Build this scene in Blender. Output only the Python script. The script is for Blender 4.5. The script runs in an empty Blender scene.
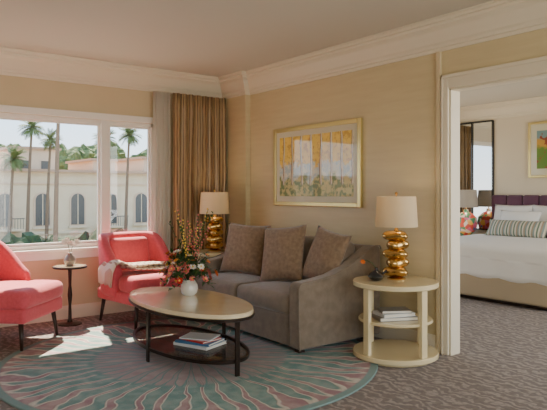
import bpy, bmesh, math, random
from mathutils import Vector, Matrix
random.seed(7)
S=bpy.context.scene
pi=math.pi
def lin(c):
    return tuple(((x/255)/12.92 if x/255<=0.04045 else ((x/255+0.055)/1.055)**2.4) for x in c)+(1,)
# ---------------------------------------------------------------- materials
def mat(name,col,rough=.6,metal=0,var=None,bump=None,coat=0,sheen=0,stretch=None,emis=None,spec=None):
    m=bpy.data.materials.new(name); m.use_nodes=True
    nt=m.node_tree; N=nt.nodes; L=nt.links; b=N['Principled BSDF']
    b.inputs['Base Color'].default_value=lin(col); b.inputs['Roughness'].default_value=rough
    b.inputs['Metallic'].default_value=metal
    if coat: b.inputs['Coat Weight'].default_value=coat; b.inputs['Coat Roughness'].default_value=.05
    if sheen:
        b.inputs['Sheen Weight'].default_value=sheen; b.inputs['Sheen Roughness'].default_value=.4
    if spec is not None: b.inputs['Specular IOR Level'].default_value=spec
    if emis: b.inputs['Emission Color'].default_value=lin(emis[0]); b.inputs['Emission Strength'].default_value=emis[1]
    if var or bump:
        tc=N.new('ShaderNodeTexCoord'); mp=N.new('ShaderNodeMapping'); L.new(tc.outputs['Object'],mp.inputs[0])
        if stretch: mp.inputs['Scale'].default_value=stretch
    if var:
        n=N.new('ShaderNodeTexNoise'); n.inputs['Scale'].default_value=var[0]; n.inputs['Detail'].default_value=4
        L.new(mp.outputs[0],n.inputs[0])
        r=N.new('ShaderNodeValToRGB'); r.color_ramp.elements[0].position=.3; r.color_ramp.elements[1].position=.7
        r.color_ramp.elements[0].color=lin(var[1]); r.color_ramp.elements[1].color=lin(col)
        L.new(n.outputs[0],r.inputs[0]); L.new(r.outputs[0],b.inputs['Base Color'])
    if bump:
        n=N.new('ShaderNodeTexNoise'); n.inputs['Scale'].default_value=bump[0]; n.inputs['Detail'].default_value=3
        L.new(mp.outputs[0],n.inputs[0])
        bp=N.new('ShaderNodeBump'); bp.inputs['Strength'].default_value=bump[1]; bp.inputs['Distance'].default_value=.01
        L.new(n.outputs[0],bp.inputs['Height']); L.new(bp.outputs[0],b.inputs['Normal'])
    return m
class G:
    def __init__(s,m): s.nt=m.node_tree; s.N=s.nt.nodes; s.L=s.nt.links; s.b=s.N.get('Principled BSDF')
    def put(s,inp,v):
        if isinstance(v,(int,float)): inp.default_value=v
        else: s.L.new(v,inp)
    def m(s,op,a,b=0,c=0,clamp=False):
        n=s.N.new('ShaderNodeMath'); n.operation=op; n.use_clamp=clamp
        s.put(n.inputs[0],a); s.put(n.inputs[1],b); s.put(n.inputs[2],c); return n.outputs[0]
    def mix(s,f,a,b):
        n=s.N.new('ShaderNodeMix'); n.data_type='RGBA'
        s.put(n.inputs[0],f)
        for i,v in ((6,a),(7,b)):
            if isinstance(v,tuple): n.inputs[i].default_value=v
            else: s.L.new(v,n.inputs[i])
        return n.outputs[2]
    def xyz(s):
        tc=s.N.new('ShaderNodeTexCoord'); sp=s.N.new('ShaderNodeSeparateXYZ'); s.L.new(tc.outputs['Object'],sp.inputs[0])
        s.tc=tc; return sp.outputs
    def noise(s,scale,detail=3,stretch=None):
        n=s.N.new('ShaderNodeTexNoise'); n.inputs['Scale'].default_value=scale; n.inputs['Detail'].default_value=detail
        if stretch:
            mp=s.N.new('ShaderNodeMapping'); mp.inputs['Scale'].default_value=stretch; s.L.new(s.tc.outputs['Object'],mp.inputs[0]); s.L.new(mp.outputs[0],n.inputs[0])
        else: s.L.new(s.tc.outputs['Object'],n.inputs[0])
        return n.outputs[0]
    def step(s,v,a,b):
        n=s.N.new('ShaderNodeMapRange'); n.interpolation_type='SMOOTHSTEP'
        s.put(n.inputs[0],v); n.inputs[1].default_value=a; n.inputs[2].default_value=b; return n.outputs[0]
    def out(s,c): s.L.new(c,s.b.inputs['Base Color'])

M={}
M['wallw']=mat('paint_warm_beige',(208,190,154),.7,var=(2,(202,184,148)))
M['paper']=mat('grasscloth_wallpaper',(209,193,152),.40,var=(5,(202,185,145)),bump=(60,.1),stretch=(1,.5,5),spec=.5)
M['ceil']=mat('ceiling_paint',(206,199,183),.8)
M['trim']=mat('trim_cream_paint',(222,211,187),.45)
M['white']=mat('window_white_paint',(232,228,218),.4)
M['bedwall']=mat('bedroom_paint',(216,204,180),.7)
M['sofa']=mat('taupe_velvet',(138,123,106),.85,var=(14,(120,105,89)),bump=(150,.3),sheen=.4)
M['pillow']=mat('brown_chenille',(148,124,98),.85,var=(30,(124,101,79)),bump=(120,.5),sheen=.4)
M['coral']=mat('coral_fabric',(220,88,100),.75,var=(40,(208,77,88)),bump=(160,.25),sheen=.35)
M['dark']=mat('dark_bronze',(52,42,36),.35,metal=.7)
M['darkwood']=mat('dark_wood',(48,30,22),.4)
M['gold']=mat('brushed_gold',(206,168,104),.22,metal=1,bump=(40,.2))
M['cream']=mat('cream_lacquer',(226,208,164),.25,coat=.6)
M['creamtop']=mat('cream_stone_top',(236,222,190),.14,var=(5,(226,208,170)),coat=.9)
M['bed']=mat('white_linen',(234,234,232),.8,bump=(12,.3))
M['bedbase']=mat('bed_base_fabric',(180,164,138),.8,bump=(120,.2))
M['purple']=mat('aubergine_velvet',(84,46,68),.7,sheen=.4)
M['black']=mat('black_glaze',(24,26,28),.2,coat=.5)
M['vase']=mat('white_ceramic',(226,222,210),.25,coat=.5)
M['green']=mat('leaf_green',(66,98,44),.6,var=(20,(40,66,28)))
M['red']=mat('petal_red',(196,36,30),.6); M['orange']=mat('petal_orange',(236,120,34),.6)
M['yellow']=mat('petal_yellow',(238,196,80),.6); M['pwhite']=mat('petal_white',(240,232,220),.6); M['pink']=mat('petal_pink',(226,120,110),.6)
M['bookw']=mat('book_cover_white',(220,224,226),.35); M['bookb']=mat('book_cover_blue',(70,118,160),.35)
M['bookr']=mat('book_cover_red',(190,52,50),.35); M['page']=mat('paper_pages',(232,226,210),.8); M['bookg']=mat('book_cover_grey',(128,124,116),.4)
M['facade']=mat('stucco_cream',(222,202,168),.9,var=(1,(212,190,154)))
M['facade2']=mat('stucco_sand',(212,184,154),.9)
M['tile']=mat('terracotta_tile',(176,144,118),.8)
M['winglass']=mat('dark_window_glass',(78,78,74),.3)
M['hedge']=mat('hedge_green',(58,80,42),.9,var=(3,(28,44,22)),bump=(6,1))
M['tree']=mat('tree_foliage',(100,120,68),.9,var=(3,(56,74,40)))
M['palm']=mat('palm_frond',(94,112,60),.8); M['trunk']=mat('palm_trunk',(118,98,78),.9)
M['ground']=mat('asphalt',(140,132,122),.9)
M['mirror']=mat('mirror_silver',(220,222,222),.03,metal=1)
M['champ']=mat('champagne_frame',(212,194,132),.3,metal=.8)
M['matboard']=mat('mat_board',(210,204,176),.6,coat=.6)
def shade_mat(n,c,f=.35):
    m=bpy.data.materials.new(n); m.use_nodes=True; g=G(m); g.b.inputs['Base Color'].default_value=lin(c); g.b.inputs['Roughness'].default_value=.8
    t=g.N.new('ShaderNodeBsdfTranslucent'); t.inputs[0].default_value=lin(c); mx=g.N.new('ShaderNodeMixShader'); mx.inputs[0].default_value=f
    o=[x for x in g.N if x.type=='OUTPUT_MATERIAL'][0]
    g.L.new(g.b.outputs[0],mx.inputs[1]); g.L.new(t.outputs[0],mx.inputs[2]); g.L.new(mx.outputs[0],o.inputs[0]); return m
M['shade']=shade_mat('linen_shade',(226,210,178)); M['sheer']=shade_mat('sheer_voile',(240,235,224),.6); M['gshade']=shade_mat('grey_shade',(176,170,160))
def glass_mat(n,tint,f):
    m=bpy.data.materials.new(n); m.use_nodes=True; g=G(m); N=g.N
    t=N.new('ShaderNodeBsdfTransparent'); t.inputs[0].default_value=tint; gl=N.new('ShaderNodeBsdfGlossy'); gl.inputs['Roughness'].default_value=.02
    mx=N.new('ShaderNodeMixShader'); mx.inputs[0].default_value=f; o=[x for x in N if x.type=='OUTPUT_MATERIAL'][0]
    g.L.new(t.outputs[0],mx.inputs[1]); g.L.new(gl.outputs[0],mx.inputs[2]); g.L.new(mx.outputs[0],o.inputs[0]); return m
M['pane']=glass_mat('window_pane',(1,1,1,1),.04); M['smoke']=glass_mat('smoked_glass',(.72,.7,.66,1),.15)
# carpet
m=mat('carpet_taupe',(128,114,108),.95); g=G(m); x=g.xyz()
w=g.N.new('ShaderNodeTexWave'); w.inputs['Scale'].default_value=4; w.inputs['Distortion'].default_value=11; w.inputs['Detail'].default_value=3; w.inputs['Detail Scale'].default_value=2
g.L.new(g.tc.outputs['Object'],w.inputs[0])
c=g.mix(g.step(w.outputs[1],.3,.9),lin((128,119,115)),lin((162,152,145))); c=g.mix(g.m('MULTIPLY',g.step(g.noise(40,3,(1,.5,1)),.42,.66),.5),c,lin((106,99,100))); g.out(c)
bp=g.N.new('ShaderNodeBump'); bp.inputs['Strength'].default_value=.5; bp.inputs['Distance'].default_value=.01; g.L.new(g.noise(160,2),bp.inputs['Height']); g.L.new(bp.outputs[0],g.b.inputs['Normal'])
M['carpet']=m
# rug
m=mat('rug_floral_wool',(140,130,125),.95); g=G(m); x=g.xyz()
r=g.m('SQRT',g.m('ADD',g.m('MULTIPLY',x[0],x[0]),g.m('MULTIPLY',x[1],x[1])))
th=g.m('ARCTAN2',x[1],x[0]); nz=g.noise(2.2,2); th=g.m('ADD',th,g.m('MULTIPLY',g.m('SUBTRACT',nz,.5),.3))
def petals(n,ph,r0,r1):
    p=g.m('ABSOLUTE',g.m('COSINE',g.m('ADD',g.m('MULTIPLY',th,n/2),ph)))
    t=g.m('DIVIDE',g.m('SUBTRACT',r,r0),r1-r0,clamp=True)
    q=g.m('MULTIPLY_ADD',g.m('POWER',t,2.5),.75,.25)
    d=g.m('SUBTRACT',p,q); ins=g.step(r,r0-.02,r0+.02)
    k=g.m('MULTIPLY',ins,g.step(r,r1+.02,r1-.02))
    fill=g.m('MULTIPLY',g.step(d,-.02,.05),k)
    line=g.m('MULTIPLY',g.m('SUBTRACT',1,g.step(g.m('ABSOLUTE',d),.05,.15)),k)
    return fill,line
base=g.mix(g.step(g.noise(5,3),.35,.65),lin((160,146,148)),lin((142,152,150)))
fb,lb=petals(48,.4,.66,1.44); fa,la=petals(30,0,.16,.82)
teal=g.mix(g.step(g.noise(9,3),.35,.65),lin((106,142,139)),lin((136,161,156)))
mauve=g.mix(g.step(g.noise(9,3),.35,.65),lin((154,122,129)),lin((177,154,153)))
c=g.mix(fb,mauve,teal); c=g.mix(lb,c,lin((202,196,186)))
c=g.mix(g.step(r,.80,.74),c,base)
c=g.mix(fa,c,g.mix(.5,mauve,lin((162,156,153)))); c=g.mix(la,c,lin((108,146,143)))
c=g.mix(g.step(r,1.43,1.45),c,lin((122,150,148))); c=g.mix(g.m('MULTIPLY',g.step(g.noise(40,2),.45,.7),.3),c,lin((152,146,144))); g.out(c)
bp=g.N.new('ShaderNodeBump'); bp.inputs['Strength'].default_value=.5; bp.inputs['Distance'].default_value=.008; g.L.new(g.m('ADD',g.noise(170,2),g.m('MULTIPLY',lb,1.5)),bp.inputs['Height']); g.L.new(bp.outputs[0],g.b.inputs['Normal'])
M['rug']=m
# curtain: vertical woven stripes
m=mat('curtain_bronze_silk',(150,118,78),.42); g=G(m); x=g.xyz()
c=g.mix(g.step(g.m('SINE',g.m('MULTIPLY',g.m('ADD',x[0],g.m('MULTIPLY',g.noise(3,2),.02)),230)),-.2,.6),lin((118,92,62)),lin((182,152,108)))
c=g.mix(g.m('MULTIPLY',g.step(g.noise(9,4,(2,2,1)),.4,.65),.5),c,lin((158,130,94))); g.out(c); M['curt']=m
# painting: pale trunks under a yellow canopy
m=mat('painting_pigment',(200,170,90),.5); g=G(m); x=g.xyz()
n=g.noise(7,4); n2=g.noise(22,4); n3=g.noise(5,3,(1,1,.6))
zz=g.m('ADD',x[2],g.m('MULTIPLY',g.m('SUBTRACT',n,.5),.35))
c=g.mix(g.step(n2,.4,.6),lin((178,196,196)),lin((226,222,196)))
c=g.mix(g.step(zz,-.10,-.15),c,g.mix(g.step(n2,.42,.58),lin((106,128,66)),lin((204,190,120))))
c=g.mix(g.step(zz,.0,.04),c,g.mix(g.step(n2,.36,.52),lin((206,158,40)),lin((244,204,72))))
def trunk(k,off,wd):
    return g.m('LESS_THAN',g.m('ABSOLUTE',g.m('SUBTRACT',g.m('FRACT',g.m('MULTIPLY_ADD',x[1],k,off)),g.m('MULTIPLY_ADD',n3,.5,.25))),wd)
tk=g.m('MULTIPLY',trunk(6.5,.2,.11),g.step(x[2],-.22,-.18))
c=g.mix(tk,c,lin((130,100,70))); c=g.mix(g.m('MULTIPLY',trunk(6.5,.23,.06),g.step(x[2],-.22,-.18)),c,lin((226,214,184)))
g.out(c)
g.b.inputs['Coat Weight'].default_value=1; g.b.inputs['Coat IOR'].default_value=1.6; g.b.inputs['Coat Roughness'].default_value=.01
M['art']=m
M['matboard'].node_tree.nodes['Principled BSDF'].inputs['Coat Roughness'].default_value=.01
m=mat('landscape_pigment',(120,140,70),.5); g=G(m); x=g.xyz(); n=g.noise(9,4)
zz=g.m('ADD',x[2],g.m('MULTIPLY',g.m('SUBTRACT',n,.5),.25))
c=g.mix(g.step(zz,.0,.05),lin((96,132,44)),lin((196,150,60))); c=g.mix(g.step(zz,.14,.2),c,lin((120,150,150))); c=g.mix(g.step(n,.58,.62),c,lin((150,70,40))); g.out(c); M['art2']=m
m=mat('multicolour_glaze',(200,80,60),.3,coat=.6); g=G(m); x=g.xyz()
v=g.N.new('ShaderNodeTexVoronoi'); v.inputs['Scale'].default_value=14; g.L.new(g.tc.outputs['Object'],v.inputs[0])
rp=g.N.new('ShaderNodeValToRGB'); rp.color_ramp.interpolation='CONSTANT'
sp=g.N.new('ShaderNodeSeparateColor'); g.L.new(v.outputs['Color'],sp.inputs[0]); g.L.new(sp.outputs[0],rp.inputs[0])
cs=[(220,80,60),(80,150,100),(246,180,80),(240,220,200),(80,110,170),(226,110,150)]
e=rp.color_ramp.elements; e[0].color=lin(cs[0]); e[1].position=.2; e[1].color=lin(cs[1])
for i in range(2,6):
    k=e.new(.12+i*.14); k.color=lin(cs[i])
g.out(rp.outputs[0]); M['multi']=m
def stripes(name,cols,sc,axis=0):
    m=mat(name,cols[0],.85,bump=(100,.3)); g=G(m); x=g.xyz(); t=g.m('FRACT',g.m('MULTIPLY',x[axis],sc))
    rp=g.N.new('ShaderNodeValToRGB'); rp.color_ramp.interpolation='CONSTANT'; e=rp.color_ramp.elements
    e[0].color=lin(cols[0]); e[1].position=1/len(cols); e[1].color=lin(cols[1])
    for i in range(2,len(cols)): k=e.new(i/len(cols)); k.color=lin(cols[i])
    g.L.new(t,rp.inputs[0]); g.out(rp.outputs[0]); return m
M['lumbar']=stripes('lumbar_stripes',[(110,126,108),(206,200,180),(160,140,118),(130,146,142),(206,200,180)],9)
M['throw']=stripes('throw_stripes',[(226,210,190),(226,210,190),(178,140,122),(226,210,190),(226,210,190),(196,160,142)],9)
# ---------------------------------------------------------------- geometry helpers
def grp(name,loc=(0,0,0),rz=0):
    e=bpy.data.objects.new(name,None); S.collection.objects.link(e); e.location=loc; e.rotation_euler=(0,0,rz); e.empty_display_size=.1; return e
def mk(name,bm,mats,parent=None,loc=(0,0,0),rot=(0,0,0),smooth=True,bevel=0,subs=0):
    me=bpy.data.meshes.new(name); bmesh.ops.recalc_face_normals(bm,faces=bm.faces[:]); bm.to_mesh(me); bm.free()
    for k in (mats if isinstance(mats,(list,tuple)) else [mats]): me.materials.append(M[k])
    o=bpy.data.objects.new(name,me); S.collection.objects.link(o); o.location=loc; o.rotation_euler=rot
    if parent: o.parent=parent
    for p in me.polygons: p.use_smooth=smooth
    if bevel:
        b=o.modifiers.new('b','BEVEL'); b.width=bevel; b.segments=3; b.limit_method='ANGLE'; b.angle_limit=.6
        if smooth: o.modifiers.new('w','WEIGHTED_NORMAL')
    if subs:
        s=o.modifiers.new('s','SUBSURF'); s.levels=subs; s.render_levels=subs
    return o
def addbox(bm,lo,hi,mi=0):
    vs=[bm.verts.new((x,y,z)) for x in (lo[0],hi[0]) for y in (lo[1],hi[1]) for z in (lo[2],hi[2])]
    for f in ((0,1,3,2),(4,6,7,5),(0,4,5,1),(2,3,7,6),(0,2,6,4),(1,5,7,3)):
        fc=bm.faces.new([vs[i] for i in f]); fc.material_index=mi
def boxes(name,lst,mats,parent=None,bevel=0,loc=(0,0,0),rot=(0,0,0)):
    bm=bmesh.new()
    for b in lst: addbox(bm,b[0],b[1],b[2] if len(b)>2 else 0)
    return mk(name,bm,mats,parent,loc,rot,smooth=False,bevel=bevel)
def coords(a,r,n):
    c=[-a,-a+.3*r,-a+.65*r,-a+r]; c+=[(-a+r)+(2*a-2*r)*i/(n+1) for i in range(1,n+1)]; c+=[a-r,a-.65*r,a-.3*r,a]; return c
def rbox(name,size,r,mats,parent=None,loc=(0,0,0),rot=(0,0,0),puff=(0,0,0),n=5,fn=None):
    a=[s/2 for s in size]; r=min(r,min(a)*.98); bm=bmesh.new()
    for ax in range(3):
        u,v=[i for i in range(3) if i!=ax]; cu=coords(a[u],r,n); cv=coords(a[v],r,n)
        for sg in (-1,1):
            gr=[]
            for p in cu:
                row=[]
                for q in cv:
                    c=[0,0,0]; c[ax]=sg*a[ax]; c[u]=p; c[v]=q
                    inn=[max(-(a[i]-r),min(a[i]-r,c[i])) for i in range(3)]
                    d=Vector(c)-Vector(inn); d.normalize(); P=Vector(inn)+d*r
                    t=[P[i]/a[i] for i in range(3)]
                    for i in range(3):
                        j,k=[w for w in range(3) if w!=i]
                        if puff[i]: P[i]+=t[i]*puff[i]*max(0,1-t[j]**2)*max(0,1-t[k]**2)
                    if fn: P=Vector(fn(P,t))
                    row.append(bm.verts.new(P))
                gr.append(row)
            for i in range(len(cu)-1):
                for j in range(len(cv)-1): bm.faces.new((gr[i][j],gr[i+1][j],gr[i+1][j+1],gr[i][j+1]))
    bmesh.ops.remove_doubles(bm,verts=bm.verts[:],dist=1e-5)
    return mk(name,bm,mats,parent,loc,rot)
def lathe(name,prof,mats,parent=None,loc=(0,0,0),seg=40,ax=1,ay=1,mod=None,closed=False,smooth=True,bm=None,fin=True,rot=(0,0,0)):
    bm=bm or bmesh.new(); rings=[]
    for (r,z) in prof:
        ring=[]
        for i in range(seg):
            t=2*pi*i/seg; k=mod(t,z) if mod else 1
            ring.append(bm.verts.new((max(r,1e-4)*k*ax*math.cos(t),max(r,1e-4)*k*ay*math.sin(t),z)))
        rings.append(ring)
    pr=list(zip(rings,rings[1:]))
    if closed: pr.append((rings[-1],rings[0]))
    for A,B in pr:
        for i in range(seg): bm.faces.new((A[i],A[(i+1)%seg],B[(i+1)%seg],B[i]))
    if not closed:
        bm.faces.new(rings[0]); bm.faces.new(rings[-1])
    if fin:
        o=mk(name,bm,mats,parent,loc,rot,smooth=smooth)
        if smooth:
            e=o.modifiers.new('e','EDGE_SPLIT'); e.split_angle=math.radians(38)
        return o
def disc(name,r,z0,z1,mats,parent,ax=1,ay=1,b=.006,loc=(0,0,0),seg=64):
    return lathe(name,[(0,z0),(r-b,z0),(r,z0+b),(r,z1-b),(r-b,z1),(0,z1)],mats,parent,loc,seg,ax,ay)
def tube(name,pts,rad,mats,parent=None,loc=(0,0,0),seg=8,cyc=False):
    cu=bpy.data.curves.new(name,'CURVE'); cu.dimensions='3D'; cu.bevel_depth=rad; cu.bevel_resolution=max(1,seg//4)
    sp=cu.splines.new('POLY'); sp.points.add(len(pts)-1)
    for p,q in zip(sp.points,pts): p.co=(*q,1)
    sp.use_cyclic_u=cyc; cu.use_fill_caps=True
    cu.materials.append(M[mats]); tmp=bpy.data.objects.new(name+'_t',cu); S.collection.objects.link(tmp)
    dg=bpy.context.evaluated_depsgraph_get(); me=bpy.data.meshes.new_from_object(tmp.evaluated_get(dg)); bpy.data.objects.remove(tmp)
    me.name=name; o=bpy.data.objects.new(name,me); S.collection.objects.link(o); o.location=loc
    if parent: o.parent=parent
    for p in me.polygons: p.use_smooth=True
    return o
def sweep(name,path,prof,mats):
    """profile (d,z) swept along polyline; d is distance to the right of travel"""
    bm=bmesh.new(); rows=[]; n=len(path)
    for i,p in enumerate(path):
        p=Vector(p)
        d0=(Vector(path[i])-Vector(path[i-1])).normalized() if i>0 else None
        d1=(Vector(path[i+1])-Vector(path[i])).normalized() if i<n-1 else None
        f=lambda d: Vector((d.y,-d.x))
        if d0 is None: off=f(d1)
        elif d1 is None: off=f(d0)
        else:
            a,b=f(d0),f(d1); off=(a+b)/(1+a.dot(b))
        rows.append([bm.verts.new((p.x+off.x*d,p.y+off.y*d,z)) for d,z in prof])
    k=len(prof)
    for A,B in zip(rows,rows[1:]):
        for j in range(k): bm.faces.new((A[j],A[(j+1)%k],B[(j+1)%k],B[j]))
    bm.faces.new(rows[0]); bm.faces.new(rows[-1])
    return mk(name,bm,mats,smooth=False)
# ---------------------------------------------------------------- room shell
YW=6.36; XW=4.13; H=2.757; XB=8.6; WT=.12
boxes('floor',[((-1.95,-1.75,-.15),(8.75,YW+.2,0))],'carpet')
boxes('ceiling',[((-1.95,-1.75,H),(8.75,YW+.2,H+.15))],'ceil')
W0,W1,Z0,Z1=.1,3.12,.75,2.15
boxes('wall_window_side',[((-1.95,YW,0),(W0,YW+.2,H)),((W1,YW,0),(XW+WT,YW+.2,H)),((W0,YW,0),(W1,YW+.2,Z0)),((W0,YW,Z1),(W1,YW+.2,H))],'wallw')
D0,D1,DZ=1.1,3.005,2.2
boxes('wall_sofa_side',[((XW,D1,0),(XW+WT,YW,H)),((XW,-1.75,0),(XW+WT,D0,H)),((XW,D0,DZ),(XW+WT,D1,H)),((XW-.07,5.86,0),(XW,YW,H))],'paper')
boxes('wall_left',[((-1.95,-1.75,0),(-1.8,YW,H))],'wallw')
boxes('wall_back',[((-1.8,-1.75,0),(-1.2,-1.6,H)),((3.5,-1.75,0),(XW,-1.6,H)),((-1.2,-1.75,2.4),(3.5,-1.6,H)),((-1.2,-1.75,0),(3.5,-1.6,.2))],'wallw')  # unseen wall; wide opening added to let sky light in
B0,B1=5.1,7.9
boxes('wall_bedroom_window_side',[((XW+WT,YW,0),(B0,YW+.2,H)),((B1,YW,0),(8.75,YW+.2,H)),((B0,YW,0),(B1,YW+.2,.4)),((B0,YW,2.3),(B1,YW+.2,H))],'bedwall')
boxes('wall_bedroom_headboard_side',[((XB,.5,0),(8.75,YW,H))],'bedwall')
boxes('wall_bedroom_back',[((XW+WT,.5,0),(4.8,.65,H)),((8.2,.5,0),(XB,.65,H)),((4.8,.5,2.4),(8.2,.65,H)),((4.8,.5,0),(8.2,.65,.3))],'bedwall')  # unseen wall with an opening added to light the bedroom
cp=[(0,H-.235),(.016,H-.235),(.02,H-.21),(.035,H-.205),(.04,H-.185),(.06,H-.17),(.085,H-.13),(.115,H-.085),(.14,H-.068),(.155,H-.06),(.158,H-.04),(.18,H-.035),(.185,H-.014),(.2,H-.012),(.2,H-.001),(0,H-.001)]
sweep('trim_crown_living',[(-1.8,YW),(XW-.07,YW),(XW-.07,5.86),(XW,5.86),(XW,-1.6)],cp,'trim')
sweep('trim_crown_bedroom',[(XW+WT,YW),(XB,YW),(XB,.65)],cp,'trim')
bp_=[(0,.0),(.018,.0),(.018,.10),(.013,.125),(.006,.14),(0,.14)]
cs_=.065; ch=.115
sweep('baseboard_window_side',[(-1.8,YW),(XW-.07,YW),(XW-.07,5.86),(XW,5.86),(XW,D1+cs_)],bp_,'trim')
sweep('baseboard_bedroom',[(XW+WT,YW),(XB,YW),(XB,.65)],bp_,'trim')
def casing(name,x0,x1):
    boxes(name,[((x0,D1,0),(x1,D1+cs_,DZ+ch)),((x0,D0-cs_,0),(x1,D0,DZ+ch)),((x0,D0,DZ),(x1,D1,DZ+ch))],'trim',bevel=.008)
casing('trim_door_living',XW-.025,XW); casing('trim_door_bedroom',XW+WT,XW+WT+.025)
boxes('trim_door_bead',[((XW-.036,D1+cs_-.02,0),(XW-.025,D1+cs_,DZ+ch)),((XW-.036,D0,DZ+ch-.03),(XW-.025,D1+cs_,DZ+ch))],'trim',bevel=.004)
boxes('trim_door_jamb',[((XW,D1-.012,0),(XW+WT,D1,DZ)),((XW,D0,DZ-.012),(XW+WT,D1,DZ))],'trim')
boxes('trim_wall_corner',[((XW-.03,D1+cs_+.01,0),(XW,D1+cs_+.05,H-.235))],'wallw',bevel=.004)
# windows
def window(name,x0,x1,z0,z1,posts,yy,fw=.05):
    e=grp(name,(0,0,0)); ya,yb=yy
    L=[((x0,ya,z0),(x0+fw,yb,z1)),((x1-fw,ya,z0),(x1,yb,z1)),((x0,ya,z0),(x1,yb,z0+fw)),((x0,ya,z1-fw),(x1,yb,z1))]
    for a,b in posts: L.append(((a,ya-.02,z0),(b,yb,z1)))
    boxes('frame',L,'white',e,bevel=.004)
    ed=[x0+fw]+[v for p in posts for v in p]+[x1-fw]; R=[]
    for i in range(0,len(ed),2):
        a,b=ed[i],ed[i+1]; f=.026
        R+=[((a,ya+.02,z0+fw),(a+f,yb-.02,z1-fw)),((b-f,ya+.02,z0+fw),(b,yb-.02,z1-fw)),((a+f,ya+.02,z0+fw),(b-f,yb-.02,z0+fw+f)),((a+f,ya+.02,z1-fw-f),(b-f,yb-.02,z1-fw))]
    boxes('sash',R,'white',e,bevel=.004)
    ym=(ya+yb)/2; boxes('glass',[((ed[i]+.02,ym-.001,z0+fw+.02),(ed[i+1]-.02,ym+.001,z1-fw-.02)) for i in range(0,len(ed),2)],'pane',e)
    return e
e=window('window_1',W0,W1,Z0,Z1,[(2.475,2.57)],(YW+.03,YW+.10),.04)
boxes('casing',[((W0-.07,YW-.018,Z0-.0),(W0,YW,Z1+.07)),((W1,YW-.018,Z0),(W1+.07,YW,Z1+.07)),((W0,YW-.018,Z1),(W1,YW,Z1+.07)),((W0-.1,YW-.05,Z0-.035),(W1+.1,YW+.04,Z0)),((W0-.07,YW-.018,Z0-.11),(W1+.07,YW,Z0-.035))],'white',e,bevel=.004)
window('window_2',B0,B1,.4,2.3,[(6.44,6.54)],(YW+.06,YW+.15))
# ---------------------------------------------------------------- curtains
def curtain(name,x0,x1,y,z0,z1,m,folds,amp,th=.004):
    bm=bmesh.new(); nx=folds*12; nz=14; gr=[]
    rn=[random.uniform(.7,1.3) for _ in range(folds+2)]
    for j in range(nz+1):
        t=j/nz; z=z1+(z0-z1)*t; row=[]
        for i in range(nx+1):
            s=i/nx; ph=s*folds; k=rn[int(ph)]
            a=amp*k*(.65+.35*t); yy=y+a*math.sin(2*pi*ph+.3*math.sin(3*t+int(ph)))+.006*math.sin(17*ph+t*4)
            xx=x0+(x1-x0)*s+.012*math.sin(4*pi*ph+t)
            row.append(bm.verts.new((xx,yy,z)))
        gr.append(row)
    for j in range(nz):
        for i in range(nx): bm.faces.new((gr[j][i],gr[j][i+1],gr[j+1][i+1],gr[j+1][i]))
    o=mk(name,bm,m); sm=o.modifiers.new('sol','SOLIDIFY'); sm.thickness=th; return o
curtain('curtain_drape',3.29,4.02,YW-.115,.015,H-.24,'curt',8,.042)
curtain('sheer_curtain',3.05,3.265,YW-.09,.015,H-.24,'sheer',5,.02,.001)
curtain('bedroom_curtain',7.95,8.5,YW-.14,.015,H-.24,'curt',6,.045)
curtain('bedroom_curtain',4.5,5.1,YW-.14,.015,H-.24,'curt',6,.045)
# ---------------------------------------------------------------- rug
o=disc('round_rug',1.5,.001,.014,'rug',None,loc=(2.42,4.26,0),seg=128); o.rotation_euler=(0,0,.3)
# ---------------------------------------------------------------- sofa (faces -X)
s=grp('sofa',(3.6,4.66,0))
rbox('base',(.92,1.66,.27),.02,'sofa',s,(-.01,0,.185))
for i,y in enumerate((-.4,.4)):
    rbox('seat_cushion_%d'%(i+1),(.74,.795,.17),.05,'sofa',s,(-.12,y,.395),puff=(.02,0,.02))
    rbox('back_cushion_%d'%(i+1),(.2,.795,.44),.07,'sofa',s,(.21,y,.68),(0,math.radians(10),0),puff=(.03,0,.02))
rbox('back_frame',(.17,1.66,.8),.04,'sofa',s,(.38,0,.46),(0,math.radians(3),0))
for i,sg in enumerate((-1,1)):
    pf=[(-.49,.05),(-.5,.3),(-.5,.55),(-.485,.585),(-.45,.6),(-.3,.61),(-.12,.635),(.05,.69),(.2,.765),(.32,.83),(.4,.86),(.46,.86),(.475,.83),(.475,.05)]
    bm=bmesh.new(); ya,yb=(sg*.81,sg*.95)
    A=[bm.verts.new((a,ya,b)) for a,b in pf]; B=[bm.verts.new((a,yb,b)) for a,b in pf]
    bm.faces.new(A); bm.faces.new(B)
    for k in range(len(pf)): bm.faces.new((A[k],A[(k+1)%len(pf)],B[(k+1)%len(pf)],B[k]))
    mk('arm_%d'%(i+1),bm,'sofa',s,bevel=.022)
    tube('piping_%d'%(i+1),[(a,sg*.948,b) for a,b in pf[:-1]],.006,'sofa',s)
boxes('feet',[((x-.03,y-.03,.0),(x+.03,y+.03,.06)) for x in (-.42,.4) for y in (-.86,.86)],'darkwood',s)
def pillow(name,w,h,t,m,loc,rot,parent=None):
    bm=bmesh.new(); n=16; 
    for sg in (-1,1):
        gr=[]
        for i in range(n+1):
            u=-1+2*i/n; row=[]
            for j in range(n+1):
                v=-1+2*j/n
                x=u*w/2*(1-.07*(1-v*v)); z=v*h/2*(1-.07*(1-u*u))
                d=(max(0,1-u**2)**.55)*(max(0,1-v**2)**.55)*t/2
                d*=1+.06*math.sin(5*u+3*v)
                row.append(bm.verts.new((x,sg*d,z)))
            gr.append(row)
        for i in range(n):
            for j in range(n): bm.faces.new((gr[i][j],gr[i+1][j],gr[i+1][j+1],gr[i][j+1]))
    bmesh.ops.remove_doubles(bm,verts=bm.verts[:],dist=1e-5)
    return mk(name,bm,m,parent,loc,rot)
R=math.radians
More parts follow.
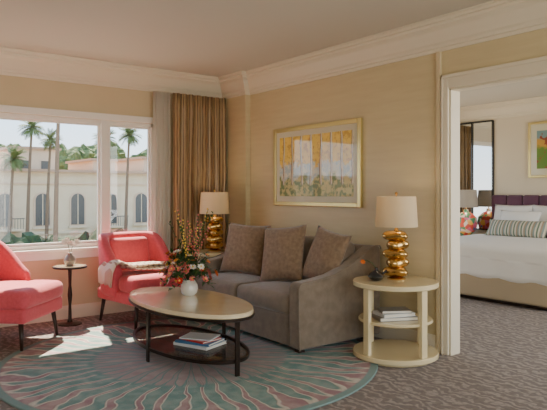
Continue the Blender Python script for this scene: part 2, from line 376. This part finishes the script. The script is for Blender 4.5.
pillow('throw_pillow',.52,.54,.18,'pillow',(3.54,5.12,.755),(R(-16),R(3),R(-66)))
pillow('throw_pillow',.50,.56,.18,'pillow',(3.54,4.48,.755),(R(-18),R(-6),R(-72)))
pillow('throw_pillow',.44,.52,.17,'pillow',(3.66,4.01,.755),(R(-18),R(10),R(-88)))
# ---------------------------------------------------------------- lamps
def gold_lamp(loc,rz=0,light=6):
    e=grp('table_lamp',loc,rz)
    lathe('foot',[(0,0),(.075,0),(.078,.012),(.05,.022),(.03,.03),(0,.03)],'gold',e)
    for i in range(5):
        z=.025+i*.074; R0=.1 if i%2==0 else .09; ph=i*pi
        pr=[(.05,z)]+[(.06+(R0-.06)*math.sin(pi*k/10)**.7,z+.08*k/10) for k in range(1,10)]+[(.05,z+.08)]
        lathe('tier_%d'%(i+1),pr,'gold',e,seg=60,mod=lambda t,zz,ph=ph,z=z:1+.17*math.cos(3*t+ph+(zz-z)*14))
    lathe('neck',[(0,.39),(.03,.39),(.012,.42),(.012,.5),(0,.5)],'gold',e,seg=16)
    z0,z1=.435,.685
    lathe('shade',[(.175,z0),(.16,z1),(.157,z1),(.172,z0)],'shade',e,closed=True,seg=56)
    lathe('bulb',[(0,.5),(.018,.51),(.03,.55),(.022,.585),(0,.595)],'shade',e,seg=16)
    tube('harp',[(-.155,0,z1-.01),(0,0,z1),(.155,0,z1-.01)],.002,'dark',e)
    lathe('finial',[(0,z1-.02),(.005,z1-.01),(.004,z1+.01),(.012,z1+.022),(.008,z1+.035),(0,z1+.04)],'gold',e,seg=14)
    if light:
        l=bpy.data.lights.new('bulb_light','POINT'); l.energy=light; l.color=(1,.78,.5); l.shadow_soft_size=.05
        lo=bpy.data.objects.new('bulb_light',l); S.collection.objects.link(lo); lo.parent=e; lo.location=(0,0,.6)
    return e
def side_table(loc,rz,k=1):
    e=grp('side_table',loc,rz)
    disc('top',.345*k,.585,.625,'cream',e); disc('shelf',.30*k,.30,.325,'cream',e); disc('bottom',.345*k,.02,.06,'cream',e)
    disc('plinth',.31*k,.0,.02,'cream',e)
    for i in range(4):
        a=i*pi/2
        boxes('leg_%d'%(i+1),[((.285*k,-.03,.06),(.32*k,.03,.585))],'cream',e,bevel=.004,rot=(0,0,a))
    return e
TX,TY=3.74,3.25
th=R(37.41)
side_table((TX,TY,0),-th+R(-57))
o=side_table((3.66,5.905,0),.2,.8); o.scale=(1,1,1.06)
gold_lamp((3.80,3.29,.626),.5,2); gold_lamp((3.66,5.92,.664),.2,2)
e=grp('bud_vase',(3.60,3.33,.626))
lathe('body',[(0,0),(.03,0),(.055,.012),(.068,.035),(.056,.06),(.027,.078),(.013,.088),(.013,.103),(.018,.108),(0,.108)],'black',e,seg=28)
lathe('spout',[(0,0),(.012,0),(.008,.05),(.012,.055),(0,.055)],'black',e,loc=(.04,-.02,.05),seg=14,rot=(0,R(60),R(-20)))
tube('stem',[(0,0,.1),(-.015,.03,.14),(-.05,.06,.165),(-.075,.07,.16)],.003,'green',e)
def blossom(bm,c,d,r,mi,n=7,rings=2):
    d=Vector(d).normalized(); a=d.orthogonal().normalized(); b=d.cross(a)
    for k in range(rings):
        rr=r*(1-.35*k); lift=.25+.6*k
        for i in range(n):
            t=2*pi*(i+.5*k)/n; o=(a*math.cos(t)+b*math.sin(t)); s_=(b*math.cos(t)-a*math.sin(t))
            w=rr*.42
            P=[c, c+o*rr*.5+s_*w+d*rr*lift*.4, c+o*rr+s_*w*.4+d*rr*lift*.7, c+o*rr-s_*w*.4+d*rr*lift*.7, c+o*rr*.5-s_*w+d*rr*lift*.4]
            f=bm.faces.new([bm.verts.new(p) for p in P]); f.material_index=mi
def ball(bm,c,r,mi,n=6):
    ret=bmesh.ops.create_icosphere(bm,subdivisions=1,radius=r,matrix=Matrix.Translation(c))
    for v in ret['verts']:
        for f in v.link_faces: f.material_index=mi
def leaf(bm,c,d,l,w,mi):
    d=Vector(d).normalized(); a=d.cross(Vector((0,0,1)));  a=a.normalized() if a.length>.01 else Vector((1,0,0)); up=a.cross(d)
    p0=bm.verts.new(c); p3=bm.verts.new(c+d*l-up*l*.15); mid=bm.verts.new(c+d*l*.5+up*l*.03)
    p1=bm.verts.new(c+d*l*.45+a*w+up*l*.08); p2=bm.verts.new(c+d*l*.45-a*w+up*l*.08)
    for f in ((p0,p1,mid),(p1,p3,mid),(p3,p2,mid),(p2,p0,mid)): bm.faces.new(f).material_index=mi
bm=bmesh.new(); blossom(bm,Vector((-.08,.07,.155)),(-.6,-.3,-.3),.022,0); mk('bloom',bm,'orange',e)
def books(name,loc,rz,spec):
    e=grp(name,loc,rz); z=0
    for i,(w,d,h,c,a) in enumerate(spec):
        t=.003
        boxes('cover_%d'%(i+1),[((-w/2,-d/2,z),(w/2,d/2,z+t)),((-w/2,-d/2,z+h-t),(w/2,d/2,z+h)),((-w/2,-d/2,z+t),(-w/2+t,d/2,z+h-t))],c,e,rot=(0,0,a))
        boxes('pages_%d'%(i+1),[((-w/2+t,-d/2+.004,z+t),(w/2-.004,d/2-.004,z+h-t))],'page',e,rot=(0,0,a)); z+=h+.0005
    return e
books('book_stack',(3.69,3.22,.326),-th+.2,[(.32,.22,.028,'bookg',0),(.28,.2,.026,'bookw',.12),(.24,.17,.022,'bookg',-.1)])
# ---------------------------------------------------------------- coffee table
CX,CY=2.40,4.30; a_,b_=.38,.77
c=grp('coffee_table',(CX,CY,0))
lathe('top',[(0,.435),(.985,.435),(1,.44),(1,.462),(.99,.47),(0,.47)],'creamtop',c,seg=96,ax=a_,ay=b_)
lathe('top_rim',[(.96,.415),(1.0,.415),(1.012,.42),(1.012,.436),(.96,.436)],'dark',c,seg=96,ax=a_,ay=b_,closed=True)
lathe('shelf_rim',[(.90,.105),(.94,.105),(.94,.13),(.90,.13)],'dark',c,seg=96,ax=a_,ay=b_,closed=True)
lathe('shelf_glass',[(0,.116),(.9,.116),(.9,.124),(0,.124)],'smoke',c,seg=96,ax=a_,ay=b_)
for i,(x,y) in enumerate(((-.93,-.0),(.93,0),(0,-.95),(0,.95))):
    X,Y=x*a_,y*b_
    w,d=(.008,.018) if x else (.018,.008)
    boxes('leg_%d'%(i+1),[((X-w,Y-d,.014),(X+w,Y+d,.435))],'dark',c,bevel=.002)
books('magazine_stack',(2.43,4.15,.1245),.35,[(.26,.34,.022,'bookw',0),(.24,.32,.018,'bookb',.1),(.21,.28,.014,'bookr',-.12),(.2,.27,.01,'bookw',.25)])
# ---------------------------------------------------------------- bouquet
v=grp('flower_vase',(2.5,4.45,.471))
lathe('vase',[(0,0),(.045,0),(.066,.02),(.075,.055),(.07,.09),(.055,.115),(.05,.125),(.058,.135),(.052,.135),(.045,.122),(0,.11)],'vase',v,seg=36)
bm=bmesh.new(); fm=['green','red','orange','yellow','pwhite','pink']
random.seed(11); stems=[]
for i in range(110):
    a=random.uniform(0,2*pi); rad=random.uniform(.02,.25); h=random.uniform(.17,.42)-rad*.35
    p=Vector((rad*math.cos(a),rad*math.sin(a),h)); stems.append(p)
    d=(p-Vector((0,0,.08))).normalized()
    ci=random.choice([1,1,2,2,3,4,5,5,3,3,4,1,2,5]); 
    if random.random()<.66: blossom(bm,p,d,random.uniform(.02,.044),ci,rings=3); ball(bm,p+d*.008,.009,3 if ci!=3 else 2)
    for k in range(4): leaf(bm,p*random.uniform(.6,.98)+Vector((0,0,.02)),d+Vector((random.uniform(-1,1),random.uniform(-1,1),random.uniform(-.6,.6))),random.uniform(.05,.09),.014,0)
for i in range(18):
    a=random.uniform(0,2*pi); q=random.uniform(.08,.24); tip=Vector((q*math.cos(a),q*math.sin(a),random.uniform(.44,.74))); 
    for k in range(12):
        t=.45+.55*k/11; p=Vector((tip.x*t**1.5,tip.y*t**1.5,.1+(tip.z-.1)*t))
        if i%3==0: leaf(bm,p,(random.uniform(-1,1),random.uniform(-1,1),.7),.05,.008,0)
        else: ball(bm,p+Vector((random.uniform(-.012,.012),random.uniform(-.012,.012),0)),.008,[2,3,5][i%3])
    stems.append(tip)
mk('blooms',bm,fm,v,smooth=False)
bm=bmesh.new()
for p in stems:
    P=[Vector((0,0,.08)),Vector((p.x*.3,p.y*.3,.08+(p.z-.08)*.5)),p]
    for A,B in zip(P,P[1:]):
        w=.0018; q=[bm.verts.new(A+Vector((w,0,0))),bm.verts.new(A+Vector((-w,w,0))),bm.verts.new(A+Vector((-w,-w,0)))]; r_=[bm.verts.new(B+Vector((w,0,0))),bm.verts.new(B+Vector((-w,w,0))),bm.verts.new(B+Vector((-w,-w,0)))]
        for k in range(3): bm.faces.new((q[k],q[(k+1)%3],r_[(k+1)%3],r_[k]))
mk('stems',bm,'green',v)
# ---------------------------------------------------------------- armchairs (local front = -Y)
def armchair(loc,rz):
    e=grp('armchair',loc,rz)
    path=[]; W,D=.32,.34; rc=.2
    for y in (-.08,-.04,0.02,.1): path.append((W,y,(1,0)))
    for k in range(1,6): t=pi/2*k/6; path.append((W-rc+rc*math.cos(t),D-rc+rc*math.sin(t),(math.cos(t),math.sin(t))))
    for x in (.11,.0,-.11): path.append((x,D,(0,1)))
    for k in range(5,0,-1): t=pi/2*k/6; path.append((-(W-rc+rc*math.cos(t)),D-rc+rc*math.sin(t),(-math.cos(t),math.sin(t))))
    for y in (.1,.02,-.04,-.08): path.append((-W,y,(-1,0)))
    bm=bmesh.new(); rows=[]
    for (x,y,n) in path:
        t=max(0,min(1,(y+.12)/.4)); t=t*t*(3-2*t); h=.59+.33*t
        sec=[(.05,.27),(.055,.4),(.06+.02*t,h-.06),(.045+.035*t,h-.012),(.0+.03*t,h),(-.04+.02*t,h-.02),(-.05+.01*t,h-.07),(-.05,.42),(-.05,.27)]
        rows.append([bm.verts.new((x+n[0]*o,y+n[1]*o*(1),z)) for o,z in sec])
    k=len(rows[0])
    for A,B in zip(rows,rows[1:]):
        for j in range(k): bm.faces.new((A[j],A[(j+1)%k],B[(j+1)%k],B[j]))
    bm.faces.new(rows[0]); bm.faces.new(rows[-1])
    mk('back_and_arms',bm,'coral',e,subs=2)
    rbox('seat_base',(.70,.70,.12),.03,'coral',e,(0,-.03,.30))
    rbox('seat_cushion',(.54,.5,.16),.05,'coral',e,(0,.0,.435),puff=(0,.01,.02))
    rbox('seat_cushion_front',(.71,.33,.16),.055,'coral',e,(0,-.255,.435),puff=(0,.02,.02))
    rbox('front_rail',(.70,.1,.13),.03,'coral',e,(0,-.36,.305))
    rbox('back_pad',(.48,.11,.36),.05,'coral',e,(0,.26,.68),(R(-8),0,0),puff=(0,.03,0))
    for i,(x,y) in enumerate(((-.28,-.34),(.28,-.34),(-.27,.3),(.27,.3))):
        bm=bmesh.new(); lathe('l',[(0,0),(.013,0),(.022,.245),(0,.245)],None,bm=bm,fin=False,seg=14)
        sx=.12*(1 if x>0 else -1); sy=.1*(1 if y>0 else -1)
        for vv in bm.verts: vv.co.x+=sx*(.245-vv.co.z)*1; vv.co.y+=sy*(.245-vv.co.z)
        mk('leg_%d'%(i+1),bm,'darkwood',e,(x,y,.0))
    return e
AC=(2.69,5.79); armchair((AC[0],AC[1],0),R(8))
armchair((1.30,5.72,0),R(46))
# throw blanket: a folded length of cloth laid across the seat and over the arm
tb=grp('throw_blanket',(AC[0],AC[1],0),R(8))
def cloth(name,pts,yc,wd,ph):
    P=[]
    for (x0,z0,y0),(x1,z1,y1) in zip(pts,pts[1:]):
        for k in range(6):
            t=k/6; P.append((x0+(x1-x0)*t,z0+(z1-z0)*t,y0+(y1-y0)*t))
    P.append(pts[-1]); 
    for _ in range(3): P=[P[0]]+[tuple((P[i-1][q]+2*P[i][q]+P[i+1][q])/4 for q in range(3)) for i in range(1,len(P)-1)]+[P[-1]]
    bm=bmesh.new(); gr=[]
    for i,(x,z,y) in enumerate(P):
        row=[]
        for j in range(21):
            w=-1+2*j/20; w2=wd*(1+.12*math.sin(i*.25+ph))
            row.append(bm.verts.new((x+.015*math.sin(2.5*w+ph),yc+y+w*w2/2,z+.009*math.sin(8*w+.12*i+ph)+.009-.012*w**4)))
        gr.append(row)
    for i in range(len(P)-1):
        for j in range(20): bm.faces.new((gr[i][j],gr[i+1][j],gr[i+1][j+1],gr[i][j+1]))
    o=mk(name,bm,'throw',tb); sm=o.modifiers.new('s','SOLIDIFY'); sm.thickness=.012; sm.offset=1
cloth('fold_lower',[(-.43,.42,.06),(-.43,.56,.05),(-.39,.63,.04),(-.32,.645,.02),(-.26,.60,0),(-.2,.565,-.04),(0,.562,-.10),(.18,.56,-.15),(.31,.555,-.17)],-.06,.27,0)
cloth('fold_upper',[(-.22,.60,.0),(-.12,.595,-.05),(.02,.60,-.09),(.16,.59,-.12),(.26,.582,-.12)],-.05,.2,1.3)
# ---------------------------------------------------------------- drink table with vase
d=grp('drink_table',(2.03,6.08,0))
disc('top',.17,.575,.595,'dark',d); lathe('top_inlay',[(0,.595),(.15,.595),(.15,.598),(0,.598)],'creamtop',d,seg=40)
lathe('stem',[(0,.02),(.03,.02),(.018,.05),(.014,.2),(.024,.3),(.014,.4),(.018,.55),(.04,.575),(0,.575)],'dark',d,seg=20)
lathe('foot',[(0,0),(.12,0),(.12,.01),(.05,.022),(0,.025)],'dark',d)
f=grp('orchid_vase',(2.03,6.08,.599))
lathe('vase',[(0,0),(.03,0),(.05,.02),(.06,.05),(.045,.09),(.022,.115),(.026,.13),(0,.125)],'bookg',f,seg=24)
tube('stem',[(0,0,.1),(-.01,0,.18),(-.03,0,.25)],.003,'green',f)
tube('stem_2',[(0,0,.1),(.02,0,.18),(.06,0,.24)],.003,'green',f)
bm=bmesh.new()
for p in ((-.03,0,.26),(-.06,-.01,.24),(.04,0,.22),(0,-.03,.23),(.07,.0,.24)): blossom(bm,Vector(p),(random.uniform(-.4,.4),-1,.4),.032,0)
mk('blooms',bm,'pwhite',f,smooth=False)
# ---------------------------------------------------------------- wall painting
def picture(name,x,y,z,w,h,fr,fm,mt,art):
    e=grp(name,(x,y,z)); 
    boxes('frame',[((-.035,-w/2,-h/2),(0,-w/2+fr,h/2)),((-.035,w/2-fr,-h/2),(0,w/2,h/2)),((-.035,-w/2+fr,-h/2),(0,w/2-fr,-h/2+fr)),((-.035,-w/2+fr,h/2-fr),(0,w/2-fr,h/2))],fm,e,bevel=.006)
    boxes('mat_board',[((-.02,-w/2+fr,-h/2+fr),(-.002,w/2-fr,h/2-fr))],'matboard',e)
    boxes('canvas',[((-.0225,-w/2+fr+mt,-h/2+fr+mt),(-.02,w/2-fr-mt,h/2-fr-mt))],art,e); return e
picture('framed_painting',XW-.001,4.675,1.63,1.37,.86,.045,'champ',.06,'art')
picture('framed_landscape_painting',XB-.001,4.36,1.99,.92,.84,.035,'champ',.1,'art2')
# ---------------------------------------------------------------- bedroom
b=grp('bed',(7.5,4.35,0))
rbox('base',(2.04,1.98,.3),.03,'bedbase',b,(-.02,0,.2)); rbox('mattress',(2.0,1.94,.27),.07,'bed',b,(-.02,0,.485))
def drape(P,t):
    if t[2]<.2: P.x+=.012*math.sin(14*P.y)*(1 if t[0]<0 else 0); P.y+=.01*math.sin(15*P.x)
    P.z+=.006*math.sin(7*P.x+3*P.y); return P
rbox('duvet',(1.72,2.06,.42),.07,'bed',b,(-.20,0,.495),n=24,fn=drape,puff=(0,0,.03))
rbox('bed_plinth',(1.9,1.86,.06),.01,'darkwood',b,(0,0,.031))
for i in range(8): rbox('headboard_channel_%d'%(i+1),(.1,.262,1.28),.04,'purple',b,(1.04,-.92+i*.263,.67))
for i,y in enumerate((-.62,.02,.64)):
    pillow('pillow_back_%d'%(i+1),.66,.48,.2,'bed',(.9,y,.94),(R(-20),0,R(-90)),b)
for i,y in enumerate((-.42,.42)):
    pillow('pillow_front_%d'%(i+1),.66,.42,.18,'bed',(.70,y,.89),(R(-26),0,R(-90)),b)
pillow('lumbar_pillow',.95,.27,.16,'lumbar',(.45,.30,.83),(R(-30),0,R(-90)),b)
e=grp('nightstand',(8.26,5.72,0))
boxes('carcass',[((-.27,-.27,.12),(.27,.27,.62)),((-.29,-.29,.62),(.29,.29,.65))],'cream',e,bevel=.006)
boxes('drawers',[((-.285,-.25,.15),(-.27,.25,.36)),((-.285,-.25,.39),(-.27,.25,.6))],'cream',e,bevel=.004)
boxes('legs',[((x-.02,y-.02,0),(x+.02,y+.02,.12)) for x in (-.24,.24) for y in (-.24,.24)],'gold',e)
e=grp('bedside_lamp',(8.26,5.70,.651))
lathe('base',[(0,0),(.07,0),(.08,.02),(.15,.09),(.18,.19),(.17,.29),(.1,.36),(.04,.39),(.035,.43),(0,.43)],'multi',e)
lathe('stem',[(0,.42),(.01,.42),(.01,.5),(0,.5)],'gold',e,seg=12)
lathe('shade',[(.19,.46),(.165,.74),(.162,.74),(.187,.46)],'gshade',e,closed=True,seg=48)
l=bpy.data.lights.new('bulb_light','POINT'); l.energy=4; l.color=(1,.8,.55); l.shadow_soft_size=.05
lo=bpy.data.objects.new('bulb_light',l); S.collection.objects.link(lo); lo.parent=e; lo.location=(0,0,.6)
mi=grp('wall_mirror',(XB-.001,0,0))
ya,yb,yc,za,zb=5.42,5.80,6.18,.75,2.5; fw=.025
boxes('frame',[((-.04,y-fw/2,za),(0,y+fw/2,zb)) for y in (ya,yb,yc)]+[((-.04,ya,z-fw/2),(0,yc,z+fw/2)) for z in (za,zb)],'black',mi)
boxes('mirror_glass',[((-.02,ya,za),(-.015,yc,zb))],'mirror',mi)
# ---------------------------------------------------------------- exterior
boxes('street_ground',[((-70,7,-4.2),(90,120,-4))],'ground')
F=[]; RT=2.9
ab=grp('apartment_building',(0,0,0))
F.append(((-40,45,-4),(50,55,RT),0)); F.append(((-40.2,44.6,RT),(50.2,55,RT+.18),2)); F.append(((-40,44.85,-1.7),(50,45,-1.5),0)); F.append(((-40,44.9,2.0),(50,45,2.1),1))
for (x0,x1,zt) in ((11.2,14.4,4.6),(21.5,26,4.2),(-6,-1,4.2),(2,5,4.0),(17.2,19,3.9)):
    F.append(((x0,46,RT),(x1,52,zt),1)); F.append(((x0-.25,45.8,zt),(x1+.25,52,zt+.18),2))
x=-39; k=0; AR=[]
while x<49:
    F.append(((x-.62,44.93,-1.2),(x+.62,45,.8),1)); F.append(((x-.5,44.9,-1.05),(x+.5,44.94,.8),3)); F.append(((x-.03,44.88,-1.05),(x+.03,44.9,1.25),0)); F.append(((x-.7,44.8,-1.3),(x+.7,45,-1.15),0))
    AR.append(x); F.append(((x-.5,44.9,-3.9),(x+.5,44.94,-2),3))
    if k%3==1:
        F.append(((x-1.1,44.0,-1.35),(x+1.1,45,-1.2),0)); F.append(((x-1.1,44.0,-.5),(x+1.1,44.06,-.44),3))
        for q in range(12): F.append(((x-1.08+q*.19,44.01,-1.2),(x-1.05+q*.19,44.04,-.5),3))
    x+=2.6; k+=1
for x in (12.0,13.5,22.5,24,25.2,18.1): F.append(((x-.3,45.95,3.15),(x+.3,46.0,3.75),3))
boxes('facade_blocks',F,['facade','facade2','tile','winglass'],ab)
bm=bmesh.new()
for x in AR:
    for rr,ya_,yb_,mi_ in ((.62,44.93,45,1),(.5,44.9,44.94,3)):
        A=[bm.verts.new((x+rr*math.cos(pi*q/12),ya_,.8+rr*math.sin(pi*q/12))) for q in range(13)]; B=[bm.verts.new((v_.co.x,yb_,v_.co.z)) for v_ in A]
        bm.faces.new(A).material_index=mi_
        for q in range(12): bm.faces.new((A[q],A[q+1],B[q+1],B[q])).material_index=mi_
mk('window_arches',bm,['facade','facade2','tile','winglass'],ab,smooth=False)
def blob(bm,c,r,k=.25,sub=3):
    ret=bmesh.ops.create_icosphere(bm,subdivisions=sub,radius=1)
    for v_ in ret['verts']:
        d_=v_.co.copy(); q=1+random.uniform(-k,k)*.6+.15*math.sin(6*d_.x+c[0])*math.sin(5*d_.z+c[1]); v_.co=Vector(c)+Vector((d_.x*r[0],d_.y*r[1],d_.z*r[2]))*q
bm=bmesh.new(); x=-20
while x<36: blob(bm,(x,34+random.uniform(-1,1),-2.8),(1.8,1.4,random.uniform(1.3,1.8))); x+=1.5
mk('hedge_row',bm,'hedge',smooth=False)
for (x,y,z,r) in ((12.6,60,5.0,2.6),(21,62,5.0,3.2),(18,60,4.4,2.6),(31,60,5,3.4),(-10,60,4.6,3),(35,58,4.4,3),(25.5,60,5.2,3.2)):
    e=grp('garden_tree',(x,y,-4)); bm=bmesh.new()
    for k in range(7): blob(bm,(random.uniform(-r,r)*.7,random.uniform(-1,1),z+4+random.uniform(-1,.8)-r*.3),(r*.55,r*.55,r*.5),.35)
    mk('canopy',bm,'tree',e,smooth=False); lathe('trunk',[(0,0),(.25,0),(.18,z+3.5),(0,z+3.5)],'trunk',e,seg=10)
def frondmesh(L=1.6):
    bm=bmesh.new()
    for i in range(44):
        a=i*2.399; el=random.uniform(-.7,1.4); 
        P=[]; p=Vector((0,0,0)); dirv=Vector((math.cos(a)*math.cos(el),math.sin(a)*math.cos(el),math.sin(el)))
        for k in range(9):
            P.append(p.copy()); p+=dirv*L/8; dirv.z-=.16; dirv.normalize()
        for k in range(1,9):
            d_=(P[k]-P[k-1]).normalized(); sd=d_.cross(Vector((0,0,1))).normalized()
            for sg in (-1,1):
                l=L*.28*math.sin(pi*(k+.6)/9.8)
                for q in (0,.5):
                    o_=P[k-1].lerp(P[k],q); tip=o_+sd*sg*l+d_*l*.6-Vector((0,0,l*.45))
                    bm.faces.new((bm.verts.new(o_),bm.verts.new(o_+d_*.09),bm.verts.new(tip)))
    me=bpy.data.meshes.new('fronds'); bm.to_mesh(me); bm.free(); me.materials.append(M['palm']); return me
FM=frondmesh()
for (x,y,zt,sc) in ((10.6,40,5.6,.62),(12.1,41,4.9,.55),(15.1,39,5.0,.6),(17.3,40,5.5,.62),(9.0,38,3.4,.6),(-3,40,5,.8),(-9,38,4.2,.8),(1.5,42,5.5,.8),(6,40,4,.8),(18.9,38,4.2,.6),(16.6,30,9,.8),(9.6,31,8.6,.8)):
    e=grp('palm_tree',(x,y,-4)); h=zt+4
    o=bpy.data.objects.new('fronds',FM); S.collection.objects.link(o); o.parent=e; o.location=(.3,0,h); o.scale=(sc,)*3; o.rotation_euler=(0,0,x)
    bm=bmesh.new(); lathe('t',[(0,0),(.2,0)]+[(.15-.008*k,h*k/10) for k in range(1,10)]+[(.08,h),(0,h)],None,bm=bm,fin=False,seg=10)
    for vv in bm.verts: vv.co.x+=.3*(vv.co.z/h)**2
    mk('trunk',bm,'trunk',e)
# ---------------------------------------------------------------- world / light
w=bpy.data.worlds.new('sky'); S.world=w; w.use_nodes=True; nt=w.node_tree; bg=nt.nodes['Background']
tc=nt.nodes.new('ShaderNodeTexCoord'); sp=nt.nodes.new('ShaderNodeSeparateXYZ'); rp=nt.nodes.new('ShaderNodeValToRGB')
nt.links.new(tc.outputs['Generated'],sp.inputs[0]); nt.links.new(sp.outputs[2],rp.inputs[0]); nt.links.new(rp.outputs[0],bg.inputs[0])
e=rp.color_ramp.elements; e[0].position=0; e[0].color=(.90,.92,.92,1); e[1].position=.6; e[1].color=(.42,.62,.95,1); k=e.new(.14); k.color=(.56,.78,1,1)
bg.inputs[1].default_value=3.4
sun=bpy.data.lights.new('sun','SUN'); sun.energy=24; sun.angle=.012; sun.color=(1,.85,.66); so=bpy.data.objects.new('sun',sun); S.collection.objects.link(so)
so.rotation_euler=Vector((-.16,-.55,-.74)).to_track_quat('-Z','Y').to_euler(); so.location=(10,20,20)
def area(name,loc,rot,sx,sy,en,col):
    l=bpy.data.lights.new(name,'AREA'); l.shape='RECTANGLE'; l.size=sx; l.size_y=sy; l.energy=en; l.color=col
    o=bpy.data.objects.new(name,l); S.collection.objects.link(o); o.location=loc; o.rotation_euler=rot
area('added_fill_light',(1.15,-1.7,1.4),(R(90),0,R(0)),4.4,2.1,75,(1,.87,.66))  # added area fill behind the camera, brightens the living room
area('added_fill_light',(6.5,.55,1.4),(R(90),0,0),3.2,2,75,(1,.92,.82))  # added area fill out of view, brightens the bedroom
# ---------------------------------------------------------------- camera
cam=bpy.data.cameras.new('camera'); co=bpy.data.objects.new('camera',cam); S.collection.objects.link(co); S.camera=co
cam.sensor_width=36; cam.lens=593/547*36; cam.shift_y=-12/547; co.location=(0,0,1.34); co.rotation_euler=(R(90),0,-th); cam.clip_start=.05; cam.clip_end=500
